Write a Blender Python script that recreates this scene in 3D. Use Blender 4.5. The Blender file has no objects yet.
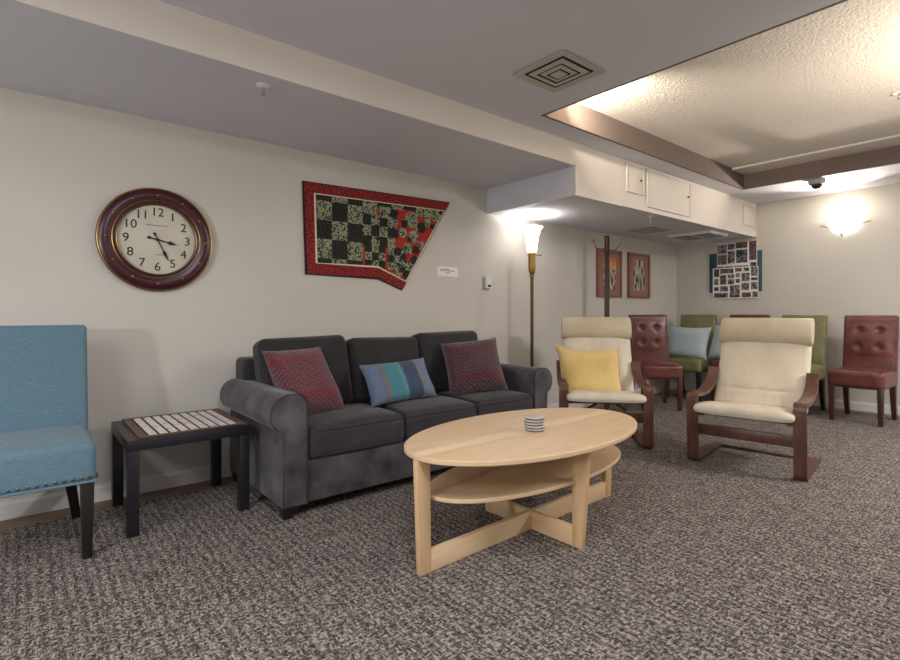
import bpy, bmesh, math, random
from mathutils import Vector, Matrix
random.seed(7)
C = bpy.context.scene.collection
PI = math.pi
R = math.radians

# ------------------------------------------------------------------ materials
def lin(c):
    out = []
    for v in c:
        v /= 255.0
        out.append(v / 12.92 if v <= 0.04045 else ((v + 0.055) / 1.055) ** 2.4)
    return (*out, 1.0)

def mat(name, col, rough=0.6, col2=None, scale=8.0, detail=4.0, stretch=(1, 1, 1), bump=0.0, bscale=200.0,
        metal=0.0, sheen=0.0, emit=None, estr=0.0, spec=0.5, lo=0.35, hi=0.65, trans=0.0):
    m = bpy.data.materials.new(name)
    m.use_nodes = True
    nt = m.node_tree
    b = nt.nodes['Principled BSDF']
    b.inputs['Base Color'].default_value = lin(col)
    b.inputs['Roughness'].default_value = rough
    b.inputs['Metallic'].default_value = metal
    b.inputs['Specular IOR Level'].default_value = spec
    if sheen:
        b.inputs['Sheen Weight'].default_value = sheen
        b.inputs['Sheen Roughness'].default_value = 0.4
    if trans:
        b.inputs['Transmission Weight'].default_value = trans
    if emit:
        b.inputs['Emission Color'].default_value = lin(emit)
        b.inputs['Emission Strength'].default_value = estr
    tc = nt.nodes.new('ShaderNodeTexCoord')
    mp = nt.nodes.new('ShaderNodeMapping')
    mp.inputs['Scale'].default_value = stretch
    nt.links.new(tc.outputs['Object'], mp.inputs['Vector'])
    n = nt.nodes.new('ShaderNodeTexNoise')
    n.inputs['Scale'].default_value = scale
    n.inputs['Detail'].default_value = detail
    nt.links.new(mp.outputs['Vector'], n.inputs['Vector'])
    r = nt.nodes.new('ShaderNodeValToRGB')
    c2 = col2 or tuple(min(255, v * 1.05) for v in col)
    r.color_ramp.elements[0].position = lo
    r.color_ramp.elements[0].color = lin(col)
    r.color_ramp.elements[1].position = hi
    r.color_ramp.elements[1].color = lin(c2)
    nt.links.new(n.outputs['Fac'], r.inputs['Fac'])
    nt.links.new(r.outputs['Color'], b.inputs['Base Color'])
    if bump:
        n2 = nt.nodes.new('ShaderNodeTexNoise')
        n2.inputs['Scale'].default_value = bscale
        n2.inputs['Detail'].default_value = 3
        nt.links.new(mp.outputs['Vector'], n2.inputs['Vector'])
        bp = nt.nodes.new('ShaderNodeBump')
        bp.inputs['Strength'].default_value = bump
        bp.inputs['Distance'].default_value = 0.01
        nt.links.new(n2.outputs['Fac'], bp.inputs['Height'])
        nt.links.new(bp.outputs['Normal'], b.inputs['Normal'])
    m['_r'] = 0
    return m

def N(nt, typ, **kw):
    n = nt.nodes.new(typ)
    for k, v in kw.items():
        if k in ('operation', 'blend_type', 'data_type', 'wave_type', 'bands_direction', 'feature', 'distance'):
            setattr(n, k, v)
        else:
            n.inputs[k].default_value = v
    return n

def carpet_mat():
    m = bpy.data.materials.new('patterned_carpet')
    m.use_nodes = True
    nt = m.node_tree
    L = nt.links.new
    b = nt.nodes['Principled BSDF']
    b.inputs['Roughness'].default_value = 0.95
    b.inputs['Specular IOR Level'].default_value = 0.1
    tc = nt.nodes.new('ShaderNodeTexCoord')
    # two families of short woven dashes, crossed in patches
    def dash(sc):
        mp = N(nt, 'ShaderNodeMapping', Scale=sc)
        L(tc.outputs['Object'], mp.inputs['Vector'])
        n = N(nt, 'ShaderNodeTexNoise', Scale=1.0, Detail=1.5, Roughness=0.5)
        L(mp.outputs['Vector'], n.inputs['Vector'])
        return n
    d1 = dash((48, 125, 1)); d2 = dash((125, 48, 1))
    mpc = N(nt, 'ShaderNodeMapping', Scale=(1, 1, 0.0))
    mpc.inputs['Location'].default_value = (0, 0, 0.5)
    L(tc.outputs['Object'], mpc.inputs['Vector'])
    ck = N(nt, 'ShaderNodeTexChecker', Scale=34.0)
    L(mpc.outputs['Vector'], ck.inputs['Vector'])
    mx = N(nt, 'ShaderNodeMix', data_type='FLOAT')
    L(ck.outputs['Fac'], mx.inputs[0]); L(d1.outputs['Fac'], mx.inputs[2]); L(d2.outputs['Fac'], mx.inputs[3])
    fine = N(nt, 'ShaderNodeTexNoise', Scale=330.0, Detail=2.0)
    L(tc.outputs['Object'], fine.inputs['Vector'])
    big = N(nt, 'ShaderNodeTexNoise', Scale=14.0, Detail=2.0)
    L(tc.outputs['Object'], big.inputs['Vector'])
    a1 = N(nt, 'ShaderNodeMath', operation='MULTIPLY_ADD'); a1.inputs[1].default_value = 0.62
    L(fine.outputs['Fac'], a1.inputs[0]); L(mx.outputs[0], a1.inputs[2])
    a2 = N(nt, 'ShaderNodeMath', operation='MULTIPLY_ADD'); a2.inputs[1].default_value = 0.18
    L(big.outputs['Fac'], a2.inputs[0]); L(a1.outputs[0], a2.inputs[2])
    sp = nt.nodes.new('ShaderNodeSeparateXYZ'); L(tc.outputs['Object'], sp.inputs[0])
    last = a2
    for ax, per, amp in (('Y', .036, .038), ('X', .024, .022)):
        w1 = N(nt, 'ShaderNodeMath', operation='MULTIPLY_ADD'); w1.inputs[1].default_value = 2 * PI / per
        L(sp.outputs[ax], w1.inputs[0])
        wob = N(nt, 'ShaderNodeMath', operation='MULTIPLY'); wob.inputs[1].default_value = 5.0
        L(big.outputs['Fac'], wob.inputs[0]); L(wob.outputs[0], w1.inputs[2])
        sn = N(nt, 'ShaderNodeMath', operation='SINE'); L(w1.outputs[0], sn.inputs[0])
        ac = N(nt, 'ShaderNodeMath', operation='MULTIPLY_ADD'); ac.inputs[1].default_value = amp
        L(sn.outputs[0], ac.inputs[0]); L(last.outputs[0], ac.inputs[2]); last = ac
    a2 = last
    r = nt.nodes.new('ShaderNodeValToRGB')
    e = r.color_ramp.elements
    e[0].position = 0.70; e[0].color = lin((46, 42, 41))
    e[1].position = 1.10; e[1].color = lin((166, 157, 147))
    for p, c in ((0.80, (72, 66, 64)), (0.89, (99, 92, 88)), (0.98, (128, 120, 113))):
        x = e.new(p); x.color = lin(c)
    L(a2.outputs[0], r.inputs['Fac'])
    L(r.outputs['Color'], b.inputs['Base Color'])
    bp = N(nt, 'ShaderNodeBump', Strength=0.6, Distance=0.006)
    L(a1.outputs[0], bp.inputs['Height']); L(bp.outputs['Normal'], b.inputs['Normal'])
    return m

def zigzag_mat(name, base, line, red, sx=9.0):
    """knitted chevron throw-pillow cloth (local X across, Y up)"""
    m = bpy.data.materials.new(name)
    m.use_nodes = True
    nt = m.node_tree; L = nt.links.new
    b = nt.nodes['Principled BSDF']
    b.inputs['Roughness'].default_value = 0.95
    b.inputs['Sheen Weight'].default_value = 0.3
    tc = nt.nodes.new('ShaderNodeTexCoord')
    sp = nt.nodes.new('ShaderNodeSeparateXYZ'); L(tc.outputs['Object'], sp.inputs[0])
    t = N(nt, 'ShaderNodeMath', operation='PINGPONG'); t.inputs[1].default_value = 0.035
    L(sp.outputs['X'], t.inputs[0])
    nz = N(nt, 'ShaderNodeTexNoise', Scale=40.0, Detail=3.0); L(tc.outputs['Object'], nz.inputs['Vector'])
    ad = N(nt, 'ShaderNodeMath', operation='MULTIPLY_ADD'); ad.inputs[1].default_value = 1.0
    L(t.outputs[0], ad.inputs[0]); L(sp.outputs['Y'], ad.inputs[2])
    ad2 = N(nt, 'ShaderNodeMath', operation='MULTIPLY_ADD'); ad2.inputs[1].default_value = 0.030
    L(nz.outputs['Fac'], ad2.inputs[0]); L(ad.outputs[0], ad2.inputs[2])
    md = N(nt, 'ShaderNodeMath', operation='PINGPONG'); md.inputs[1].default_value = 0.0145
    L(ad2.outputs[0], md.inputs[0])
    gt = N(nt, 'ShaderNodeMath', operation='GREATER_THAN'); gt.inputs[1].default_value = 0.0096
    L(md.outputs[0], gt.inputs[0])
    # two plain red stripes running across
    ys = N(nt, 'ShaderNodeMath', operation='ABSOLUTE'); L(sp.outputs['Y'], ys.inputs[0])
    yd = N(nt, 'ShaderNodeMath', operation='SUBTRACT'); yd.inputs[1].default_value = 0.118
    L(ys.outputs[0], yd.inputs[0])
    ya = N(nt, 'ShaderNodeMath', operation='ABSOLUTE'); L(yd.outputs[0], ya.inputs[0])
    lt = N(nt, 'ShaderNodeMath', operation='LESS_THAN'); lt.inputs[1].default_value = 0.011
    L(ya.outputs[0], lt.inputs[0])
    m1 = N(nt, 'ShaderNodeMix', data_type='RGBA')
    m1.inputs[6].default_value = lin(base); m1.inputs[7].default_value = lin(line)
    L(gt.outputs[0], m1.inputs[0])
    m2 = N(nt, 'ShaderNodeMix', data_type='RGBA'); m2.inputs[7].default_value = lin(red)
    L(lt.outputs[0], m2.inputs[0]); L(m1.outputs[2], m2.inputs[6])
    L(m2.outputs[2], b.inputs['Base Color'])
    n2 = N(nt, 'ShaderNodeTexNoise', Scale=170.0, Detail=2.0); L(tc.outputs['Object'], n2.inputs['Vector'])
    bp = N(nt, 'ShaderNodeBump', Strength=0.7, Distance=0.01)
    L(n2.outputs['Fac'], bp.inputs['Height']); L(bp.outputs['Normal'], b.inputs['Normal'])
    return m

def stripe_mat(name, stops):
    m = bpy.data.materials.new(name)
    m.use_nodes = True
    nt = m.node_tree; L = nt.links.new
    b = nt.nodes['Principled BSDF']; b.inputs['Roughness'].default_value = 0.85
    b.inputs['Sheen Weight'].default_value = 0.2
    tc = nt.nodes.new('ShaderNodeTexCoord')
    sp = nt.nodes.new('ShaderNodeSeparateXYZ'); L(tc.outputs['Object'], sp.inputs[0])
    nz = N(nt, 'ShaderNodeTexNoise', Scale=60.0, Detail=3.0); L(tc.outputs['Object'], nz.inputs['Vector'])
    a = N(nt, 'ShaderNodeMath', operation='MULTIPLY_ADD'); a.inputs[1].default_value = 0.02
    L(nz.outputs['Fac'], a.inputs[0]); L(sp.outputs['X'], a.inputs[2])
    mr = nt.nodes.new('ShaderNodeMapRange')
    mr.inputs['From Min'].default_value = -0.25; mr.inputs['From Max'].default_value = 0.27
    L(a.outputs[0], mr.inputs['Value'])
    r = nt.nodes.new('ShaderNodeValToRGB'); r.color_ramp.interpolation = 'CONSTANT'
    e = r.color_ramp.elements
    e[0].position = 0; e[0].color = lin(stops[0][1])
    e[1].position = stops[1][0]; e[1].color = lin(stops[1][1])
    for p, c in stops[2:]:
        x = e.new(p); x.color = lin(c)
    L(mr.outputs[0], r.inputs['Fac'])
    mm = N(nt, 'ShaderNodeMix', data_type='RGBA', blend_type='MULTIPLY'); mm.inputs[0].default_value = 0.5
    n2 = N(nt, 'ShaderNodeTexNoise', Scale=45.0, Detail=5.0); L(tc.outputs['Object'], n2.inputs['Vector'])
    L(r.outputs['Color'], mm.inputs[6]); L(n2.outputs['Fac'], mm.inputs[7])
    mm2 = N(nt, 'ShaderNodeMix', data_type='RGBA', blend_type='ADD'); mm2.inputs[0].default_value = 0.12
    L(mm.outputs[2], mm2.inputs[6]); L(r.outputs['Color'], mm2.inputs[7])
    L(mm2.outputs[2], b.inputs['Base Color'])
    return m

def wood_mat(name, c1, c2, rough, stretch, scale=3.0, spec=0.5):
    return mat(name, c1, rough, c2, scale=scale, detail=6, stretch=stretch, spec=spec, lo=0.3, hi=0.7)

M = {}
M['wall'] = mat('cream_wall_paint', (199, 195, 184), 0.85, (203, 199, 189), scale=1.5, bump=0.05, bscale=300)
M['ceil'] = mat('white_ceiling_paint', (205, 205, 212), 0.9, (209, 209, 216), scale=1.2, bump=0.04, bscale=250)
M['beam'] = mat('cream_beam_paint', (214, 207, 197), 0.8, (218, 211, 201), scale=1.2, bump=0.03, bscale=250)
M['popcorn'] = mat('stippled_ceiling', (210, 203, 192), 0.95, (220, 214, 204), scale=90, bump=1.0, bscale=75)
M['taupe'] = mat('taupe_fascia_paint', (108, 94, 86), 0.85, (113, 99, 91), scale=2)
M['base'] = mat('white_baseboard_paint', (208, 207, 205), 0.5, (214, 213, 212), scale=3)
M['border'] = wood_mat('brown_floor_border', (112, 88, 66), (134, 108, 84), 0.55, (6, 1, 1), 5)
M['carpet'] = carpet_mat()
M['blue'] = mat('blue_linen', (86, 114, 128), 0.95, (102, 130, 143), scale=60, stretch=(1, 1, 6), bump=0.25, bscale=350, sheen=0.15)
M['velvet_s'] = mat('seat_charcoal_velvet', (30, 28, 30), 0.85, (52, 48, 51), scale=7, detail=6, bump=0.15, bscale=60, sheen=0.2, lo=0.3, hi=0.75)  # darker copy: shading of velvet seen from above is put into the colour
M['velvet'] = mat('charcoal_velvet', (35, 32, 37), 0.85, (90, 84, 90), scale=7, detail=6, bump=0.15, bscale=60, sheen=0.25, lo=0.3, hi=0.75)  # lighter mottling paints the velvet's highlights into the colour
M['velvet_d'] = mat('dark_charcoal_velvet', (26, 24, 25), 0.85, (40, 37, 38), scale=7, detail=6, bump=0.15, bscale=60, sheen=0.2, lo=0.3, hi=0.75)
M['piping'] = mat('velvet_piping', (38, 35, 38), 0.9, (46, 43, 46), scale=30)
M['blackwood'] = wood_mat('black_stained_wood', (22, 18, 17), (30, 25, 23), 0.4, (8, 8, 1), 6)
M['rackwood'] = wood_mat('dark_brown_rack_wood', (48, 32, 26), (66, 46, 38), 0.45, (10, 10, 1.5), 4)
M['blacktop'] = mat('black_lacquer', (26, 26, 31), 0.35, (31, 31, 36), scale=20)
M['blackbrown'] = wood_mat('black_brown_top', (52, 46, 43), (64, 57, 53), 0.4, (1, 10, 1), 6)
M['birch'] = wood_mat('birch_veneer', (208, 178, 138), (220, 192, 155), 0.42, (9, 0.9, 9), 3.0)
M['birch2'] = wood_mat('birch_veneer_crosswise', (202, 169, 127), (216, 186, 147), 0.42, (0.9, 9, 9), 3.0)
M['birch_v'] = wood_mat('birch_upright', (200, 164, 119), (215, 182, 140), 0.45, (10, 10, 0.9), 3.0)
M['walnut'] = wood_mat('brown_bentwood', (78, 48, 38), (104, 68, 54), 0.38, (14, 14, 2), 3.0)
M['cream_l'] = mat('cream_leather', (205, 194, 171), 0.5, (217, 207, 186), scale=5, stretch=(1.6, 1, .6), bump=0.45, bscale=14)
M['cream_d'] = mat('beige_headrest_leather', (186, 173, 146), 0.5, (197, 185, 159), scale=5, bump=0.15, bscale=22)
M['maroon'] = mat('maroon_leather', (90, 46, 42), 0.32, (110, 60, 54), scale=10, bump=0.12, bscale=30)
M['maroon_wood'] = wood_mat('reddish_brown_wood', (58, 29, 24), (76, 39, 32), 0.35, (12, 12, 1.5), 4)
M['olive'] = mat('olive_leather', (112, 109, 70), 0.4, (128, 125, 86), scale=10, bump=0.1, bscale=30)
M['yellow'] = mat('yellow_cotton', (212, 180, 110), 0.9, (224, 195, 132), scale=5, bump=0.3, bscale=14, sheen=0.2)
M['paleblue'] = mat('pale_blue_cotton', (158, 174, 178), 0.85, (174, 188, 191), scale=7, bump=0.3, bscale=14, sheen=0.2)
M['red_zig'] = zigzag_mat('red_chevron_knit', (94, 20, 36), (82, 72, 75), (112, 17, 33))
M['plum_zig'] = zigzag_mat('plum_chevron_knit', (66, 21, 30), (82, 71, 73), (92, 22, 29))
M['stripe'] = stripe_mat('blue_striped_cloth', [(0, (96, 109, 132)), (.2, (95, 103, 123)), (.24, (116, 105, 91)), (.28, (62, 123, 135)),
                  (.47, (77, 138, 145)), (.52, (60, 82, 89)), (.55, (47, 66, 93)), (.74, (122, 114, 100)), (.77, (106, 119, 143)),
                  (.93, (128, 117, 99)), (.96, (66, 124, 138))])
M['brass'] = mat('aged_brass', (150, 118, 66), 0.35, (164, 132, 78), scale=20, metal=0.9)
M['brass_d'] = mat('dark_bronze', (84, 70, 46), 0.4, (96, 80, 54), scale=20, metal=0.7)
M['steel'] = mat('brushed_nickel', (170, 168, 165), 0.35, (180, 178, 175), scale=20, metal=0.9)
M['nail'] = mat('antique_nail_metal', (92, 88, 86), 0.35, (120, 116, 112), scale=30, metal=0.9)
M['whiteplastic'] = mat('white_plastic', (222, 221, 217), 0.4, (226, 225, 222), scale=10)
M['greyplastic'] = mat('grey_plastic', (150, 150, 150), 0.4, (158, 158, 158), scale=10)
M['darkglass'] = mat('dark_dome_glass', (40, 40, 44), 0.1, (46, 46, 50), scale=10)
M['vent'] = mat('painted_vent_metal', (176, 170, 160), 0.5, (182, 176, 166), scale=10)
M['dark'] = mat('dark_void', (22, 20, 18), 0.9, (28, 26, 24), scale=10)
M['glow'] = mat('lit_lamp_glass', (250, 246, 238), 0.4, (252, 249, 243), scale=10, emit=(255, 247, 232), estr=3.0)
M['clock_rim'] = mat('burgundy_clock_rim', (52, 12, 20), 0.3, (70, 20, 28), scale=12, lo=.3, hi=.75)
M['clock_face'] = mat('aged_clock_face', (192, 187, 168), 0.6, (202, 197, 179), scale=6)
M['ink'] = mat('black_ink', (24, 24, 30), 0.6, (30, 30, 36), scale=20)
M['greyink'] = mat('grey_ink', (120, 112, 106), 0.7, (132, 124, 118), scale=20)
M['q_red'] = mat('red_print_cotton', (74, 16, 16), 0.9, (156, 42, 36), scale=70, detail=3, lo=.4, hi=.6)
M['q_black'] = mat('black_print_cotton', (22, 22, 20), 0.9, (44, 44, 38), scale=60, detail=3, lo=.45, hi=.65)
M['q_green'] = mat('pale_green_print_cotton', (24, 30, 22), 0.9, (146, 152, 120), scale=75, detail=2, lo=.42, hi=.52)
M['q_scarlet'] = mat('scarlet_cotton', (150, 32, 26), 0.9, (172, 48, 38), scale=60, lo=.4, hi=.6)
M['q_cream'] = mat('cream_cotton', (216, 208, 182), 0.9, (222, 214, 190), scale=60)
M['q_bind'] = mat('dark_binding_cotton', (34, 18, 20), 0.9, (42, 24, 26), scale=60)
M['pframe'] = wood_mat('reddish_picture_frame_wood', (122, 80, 62), (152, 106, 84), 0.5, (3, 3, 3), 10)
M['pmat'] = mat('dusty_red_mount', (144, 98, 86), 0.8, (164, 118, 104), scale=120, lo=.4, hi=.6)
M['art_g'] = mat('grey_plant_print', (60, 60, 54), 0.8, (196, 188, 168), scale=7, detail=5, stretch=(1, 7, 1.3), lo=.44, hi=.56)
M['art_o'] = mat('orange_grey_print', (58, 60, 60), 0.8, (204, 190, 164), scale=7, detail=5, stretch=(1, 6, 2), lo=.44, hi=.56)
M['art_or'] = mat('orange_sky_print', (196, 124, 62), 0.8, (214, 164, 104), scale=9, detail=4, lo=.4, hi=.6)
M['teal'] = mat('teal_board', (40, 74, 88), 0.8, (50, 86, 100), scale=12)
M['paper'] = mat('white_paper', (228, 226, 222), 0.7, (232, 230, 226), scale=20)
M['boardbrown'] = wood_mat('brown_board_frame', (88, 62, 46), (108, 78, 58), 0.5, (3, 12, 3), 5)
M['tile'] = mat('white_tiles', (228, 222, 218), 0.4, (196, 150, 142), scale=38, detail=1, lo=.56, hi=.68)
M['tileline'] = mat('dark_tile_grout', (52, 40, 36), 0.7, (60, 48, 42), scale=30)
M['coaster'] = mat('pale_stone', (176, 170, 160), 0.7, (196, 190, 181), scale=40)
M['cork'] = mat('dark_cork', (50, 44, 36), 0.9, (62, 54, 44), scale=60)
for i, (a, b_) in enumerate([((26, 24, 28), (128, 122, 126)), ((34, 26, 28), (150, 138, 136)), ((24, 28, 38), (120, 122, 132)),
                            ((40, 38, 40), (164, 158, 156)), ((28, 24, 26), (132, 92, 82)), ((30, 32, 34), (150, 150, 148))]):
    M['photo%d' % i] = mat('photo_print_%s' % 'abcdef'[i], a, 0.45, b_, scale=26 + 5 * i, detail=3, lo=.42, hi=.6)

# ------------------------------------------------------------------ mesh helpers
def new():
    return bmesh.new()

def rbox(bm, c, s, r=0.01, n=3, bulge=(0, 0, 0), mtx=None, fn=None):
    """rounded box; bulge = how far each pair of faces swells; n = interior divisions"""
    hx, hy, hz = s[0] / 2, s[1] / 2, s[2] / 2
    r = min(r, hx * .999, hy * .999, hz * .999)
    h = (hx, hy, hz)
    k = 3
    def stops(a):
        inner = a - r
        out = [-inner - r * (1 - i / k) ** 1.0 for i in range(k)]
        out += [-inner + 2 * inner * i / n for i in range(n + 1)]
        out += [inner + r * (i + 1) / k for i in range(k)]
        return out
    S = [stops(a) for a in h]
    verts = {}
    def V(ix, iy, iz):
        key = (ix, iy, iz)
        if key in verts:
            return verts[key]
        q = Vector((S[0][ix], S[1][iy], S[2][iz]))
        inn = Vector([max(-(h[i] - r), min(h[i] - r, q[i])) for i in range(3)])
        d = q - inn
        # map the square shell onto a round one
        if d.length > 1e-9:
            mxd = max(abs(d.x), abs(d.y), abs(d.z))
            d = d.normalized() * r * (mxd / r if mxd < r else 1)
        p = inn + d
        u = [q[i] / h[i] for i in range(3)]
        b = Vector((0, 0, 0))
        w = [max(0.0, 1 - u[i] ** 2) for i in range(3)]
        b.x = bulge[0] * u[0] * w[1] * w[2] ** .5 if bulge[0] else 0
        b.y = bulge[1] * u[1] * w[0] * max(w[2], 0) ** .5 if bulge[1] else 0
        b.z = bulge[2] * u[2] * max(w[0], 0) ** .6 * max(w[1], 0) ** .6 if bulge[2] else 0
        p = p + b
        if fn:
            p = fn(p, u)
        p = p + Vector(c)
        if mtx:
            p = mtx @ p
        verts[key] = bm.verts.new(p)
        return verts[key]
    L = [len(x) for x in S]
    def face(ax, side):
        o = [(1, 2), (2, 0), (0, 1)][ax]
        fx = L[ax] - 1 if side else 0
        for i in range(L[o[0]] - 1):
            for j in range(L[o[1]] - 1):
                quad = []
                for (di, dj) in ((0, 0), (1, 0), (1, 1), (0, 1)):
                    idx = [0, 0, 0]
                    idx[ax] = fx; idx[o[0]] = i + di; idx[o[1]] = j + dj
                    quad.append(V(*idx))
                if not side:
                    quad.reverse()
                try:
                    bm.faces.new(quad)
                except ValueError:
                    pass
    for ax in range(3):
        face(ax, 0); face(ax, 1)

def box(bm, lo, hi, bev=0.0, mtx=None):
    c = [(a + b) / 2 for a, b in zip(lo, hi)]
    s = [b - a for a, b in zip(lo, hi)]
    res = bmesh.ops.create_cube(bm, size=1.0)
    vs = res['verts']
    bmesh.ops.scale(bm, vec=s, verts=vs)
    bmesh.ops.translate(bm, vec=c, verts=vs)
    if bev:
        es = list({e for v in vs for e in v.link_edges})
        g = bmesh.ops.bevel(bm, geom=es, offset=bev, segments=2, profile=0.5, affect='EDGES')
        vs = list({v for f in g['faces'] for v in f.verts} | {v for v in vs if v.is_valid})
    if mtx:
        bmesh.ops.transform(bm, matrix=mtx, verts=vs)
    return vs

def hexa(bm, bot, top, bev=0.0):
    """box between two quads (leg tapers)"""
    vb = [bm.verts.new(p) for p in bot]; vt = [bm.verts.new(p) for p in top]
    bm.faces.new(vb[::-1]); bm.faces.new(vt)
    for i in range(4):
        j = (i + 1) % 4
        bm.faces.new((vb[i], vb[j], vt[j], vt[i]))
    if bev:
        es = list({e for v in vb + vt for e in v.link_edges})
        bmesh.ops.bevel(bm, geom=es, offset=bev, segments=2, profile=0.5, affect='EDGES')

def taper(bm, c0, s0, c1, s1, bev=0.003):
    def q(c, s):
        return [(c[0] - s[0] / 2, c[1] - s[1] / 2, c[2]), (c[0] + s[0] / 2, c[1] - s[1] / 2, c[2]),
                (c[0] + s[0] / 2, c[1] + s[1] / 2, c[2]), (c[0] - s[0] / 2, c[1] + s[1] / 2, c[2])]
    hexa(bm, q(c0, s0), q(c1, s1), bev)

def lathe(bm, prof, c=(0, 0, 0), seg=32, axis='Z', cap=True):
    rings = []
    for (r, z) in prof:
        ring = []
        for i in range(seg):
            a = 2 * PI * i / seg
            if axis == 'Z':
                p = (c[0] + r * math.cos(a), c[1] + r * math.sin(a), c[2] + z)
            elif axis == 'X':
                p = (c[0] + z, c[1] + r * math.cos(a), c[2] + r * math.sin(a))
            else:
                p = (c[0] + r * math.sin(a), c[1] + z, c[2] + r * math.cos(a))
            ring.append(bm.verts.new(p))
        rings.append(ring)
    for k in range(len(rings) - 1):
        for i in range(seg):
            j = (i + 1) % seg
            bm.faces.new((rings[k][i], rings[k][j], rings[k + 1][j], rings[k + 1][i]))
    if cap:
        bm.faces.new(rings[0][::-1]); bm.faces.new(rings[-1])

def sweep(bm, path, section, up=None, cap=True, scale=None):
    """sweep a closed section (a, b) along path; a runs along the side axis, b along the normal in the bend plane"""
    pts = [Vector(p) for p in path]
    n = len(pts)
    rings = []
    side0 = Vector(up) if up else None
    for i in range(n):
        t = (pts[min(i + 1, n - 1)] - pts[max(i - 1, 0)]).normalized()
        if side0 is None:
            ref = Vector((0, 0, 1)) if abs(t.z) < .9 else Vector((1, 0, 0))
            s = t.cross(ref).normalized()
        else:
            s = (side0 - t * side0.dot(t)).normalized()
        nn = s.cross(t).normalized()
        ring = []
        for (a, b) in section:
            k = scale(i / (n - 1)) if scale else (1, 1)
            ring.append(bm.verts.new(pts[i] + s * a * k[0] + nn * b * k[1]))
        rings.append(ring)
    m = len(section)
    for k in range(n - 1):
        for i in range(m):
            j = (i + 1) % m
            bm.faces.new((rings[k][i], rings[k][j], rings[k + 1][j], rings[k + 1][i]))
    if cap:
        bm.faces.new(rings[0][::-1]); bm.faces.new(rings[-1])

def circ(r, seg=10):
    return [(r * math.cos(2 * PI * i / seg), r * math.sin(2 * PI * i / seg)) for i in range(seg)]

def sup(w, t, seg=28, e=4.0):
    """superellipse section w wide, t thick"""
    out = []
    for i in range(seg):
        a = 2 * PI * i / seg
        c, s = math.cos(a), math.sin(a)
        out.append((w / 2 * math.copysign(abs(c) ** (2 / e), c), t / 2 * math.copysign(abs(s) ** (2 / 2.4), s)))
    return out

def smooth_path(pts, per=6):
    P_ = [Vector(p) for p in pts]
    out = []
    for i in range(len(P_) - 1):
        p0 = P_[max(i - 1, 0)]; p1 = P_[i]; p2 = P_[i + 1]; p3 = P_[min(i + 2, len(P_) - 1)]
        for k in range(per):
            t = k / per
            out.append(0.5 * ((2 * p1) + (p2 - p0) * t + (2 * p0 - 5 * p1 + 4 * p2 - p3) * t * t + (3 * p1 - p0 - 3 * p2 + p3) * t ** 3))
    out.append(P_[-1])
    return out

def fillet(pts, r, seg=6):
    """polyline with rounded corners of radius r"""
    P_ = [Vector(p) for p in pts]
    out = [P_[0]]
    for i in range(1, len(P_) - 1):
        a = (P_[i - 1] - P_[i]); b = (P_[i + 1] - P_[i])
        rr = r[i - 1] if isinstance(r, (list, tuple)) else r
        ra = min(rr, a.length * .49, b.length * .49)
        p0 = P_[i] + a.normalized() * ra; p2 = P_[i] + b.normalized() * ra
        for k in range(seg + 1):
            t = k / seg
            out.append(p0 * (1 - t) ** 2 + P_[i] * 2 * t * (1 - t) + p2 * t ** 2)
    out.append(P_[-1])
    return out

def prism(bm, poly, axis, lo, hi):
    """extrude polygon (two coords) along axis between lo and hi"""
    def p3(a, b, c):
        return {'X': (c, a, b), 'Y': (a, c, b), 'Z': (a, b, c)}[axis]
    v0 = [bm.verts.new(p3(a, b, lo)) for a, b in poly]
    v1 = [bm.verts.new(p3(a, b, hi)) for a, b in poly]
    f = [bm.faces.new(v0[::-1]), bm.faces.new(v1)]
    for i in range(len(poly)):
        j = (i + 1) % len(poly)
        f.append(bm.faces.new((v0[i], v0[j], v1[j], v1[i])))
    return f

def ball(bm, c, r, seg=12, sc=(1, 1, 1)):
    res = bmesh.ops.create_uvsphere(bm, u_segments=seg, v_segments=max(6, seg // 2), radius=r)
    bmesh.ops.scale(bm, vec=sc, verts=res['verts'])
    bmesh.ops.translate(bm, vec=c, verts=res['verts'])

def obj(name, bm, material, parent=None, smooth=True, angle=35):
    bmesh.ops.recalc_face_normals(bm, faces=bm.faces)
    me = bpy.data.meshes.new(name)
    bm.to_mesh(me); bm.free()
    o = bpy.data.objects.new(name, me)
    C.objects.link(o)
    for m_ in (material if isinstance(material, list) else [material]):
        me.materials.append(m_)
    if smooth:
        for p in me.polygons:
            p.use_smooth = True
        try:
            me.set_sharp_from_angle(angle=R(angle))
        except Exception:
            pass
    if parent:
        o.parent = parent
    return o

def tag(o, label, cat, group=None):
    o['label'] = label; o['category'] = cat
    if group:
        o['group'] = group
    return o

def thing(name, label, cat, loc=(0, 0, 0), rotz=0.0, group=None):
    o = bpy.data.objects.new(name, None)
    C.objects.link(o)
    o.empty_display_size = .1
    o.location = loc; o.rotation_euler = (0, 0, rotz)
    return tag(o, label, cat, group)

def struct(name, bm, m, smooth=False):
    o = obj(name, bm, m, None, smooth)
    o['kind'] = 'structure'
    return o

def dup(root, loc, rotz, label, group=None):
    r = root.copy(); C.objects.link(r); r.location = loc; r.rotation_euler = (0, 0, rotz)
    r['label'] = label
    if group:
        r['group'] = group
    for ch in list(root.children):
        c = ch.copy(); C.objects.link(c); c.parent = r
        for g in list(ch.children):
            d = g.copy(); C.objects.link(d); d.parent = c
    return r

def text_mesh(s, size, depth=0.001):
    cu = bpy.data.curves.new('numeral', 'FONT')
    cu.body = s; cu.size = size; cu.extrude = depth
    cu.align_x = 'CENTER'; cu.align_y = 'CENTER'
    t = bpy.data.objects.new('numeral', cu); C.objects.link(t)
    bpy.context.view_layer.update()
    me = bpy.data.meshes.new_from_object(t.evaluated_get(bpy.context.evaluated_depsgraph_get()))
    bpy.data.objects.remove(t)
    return me

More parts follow.
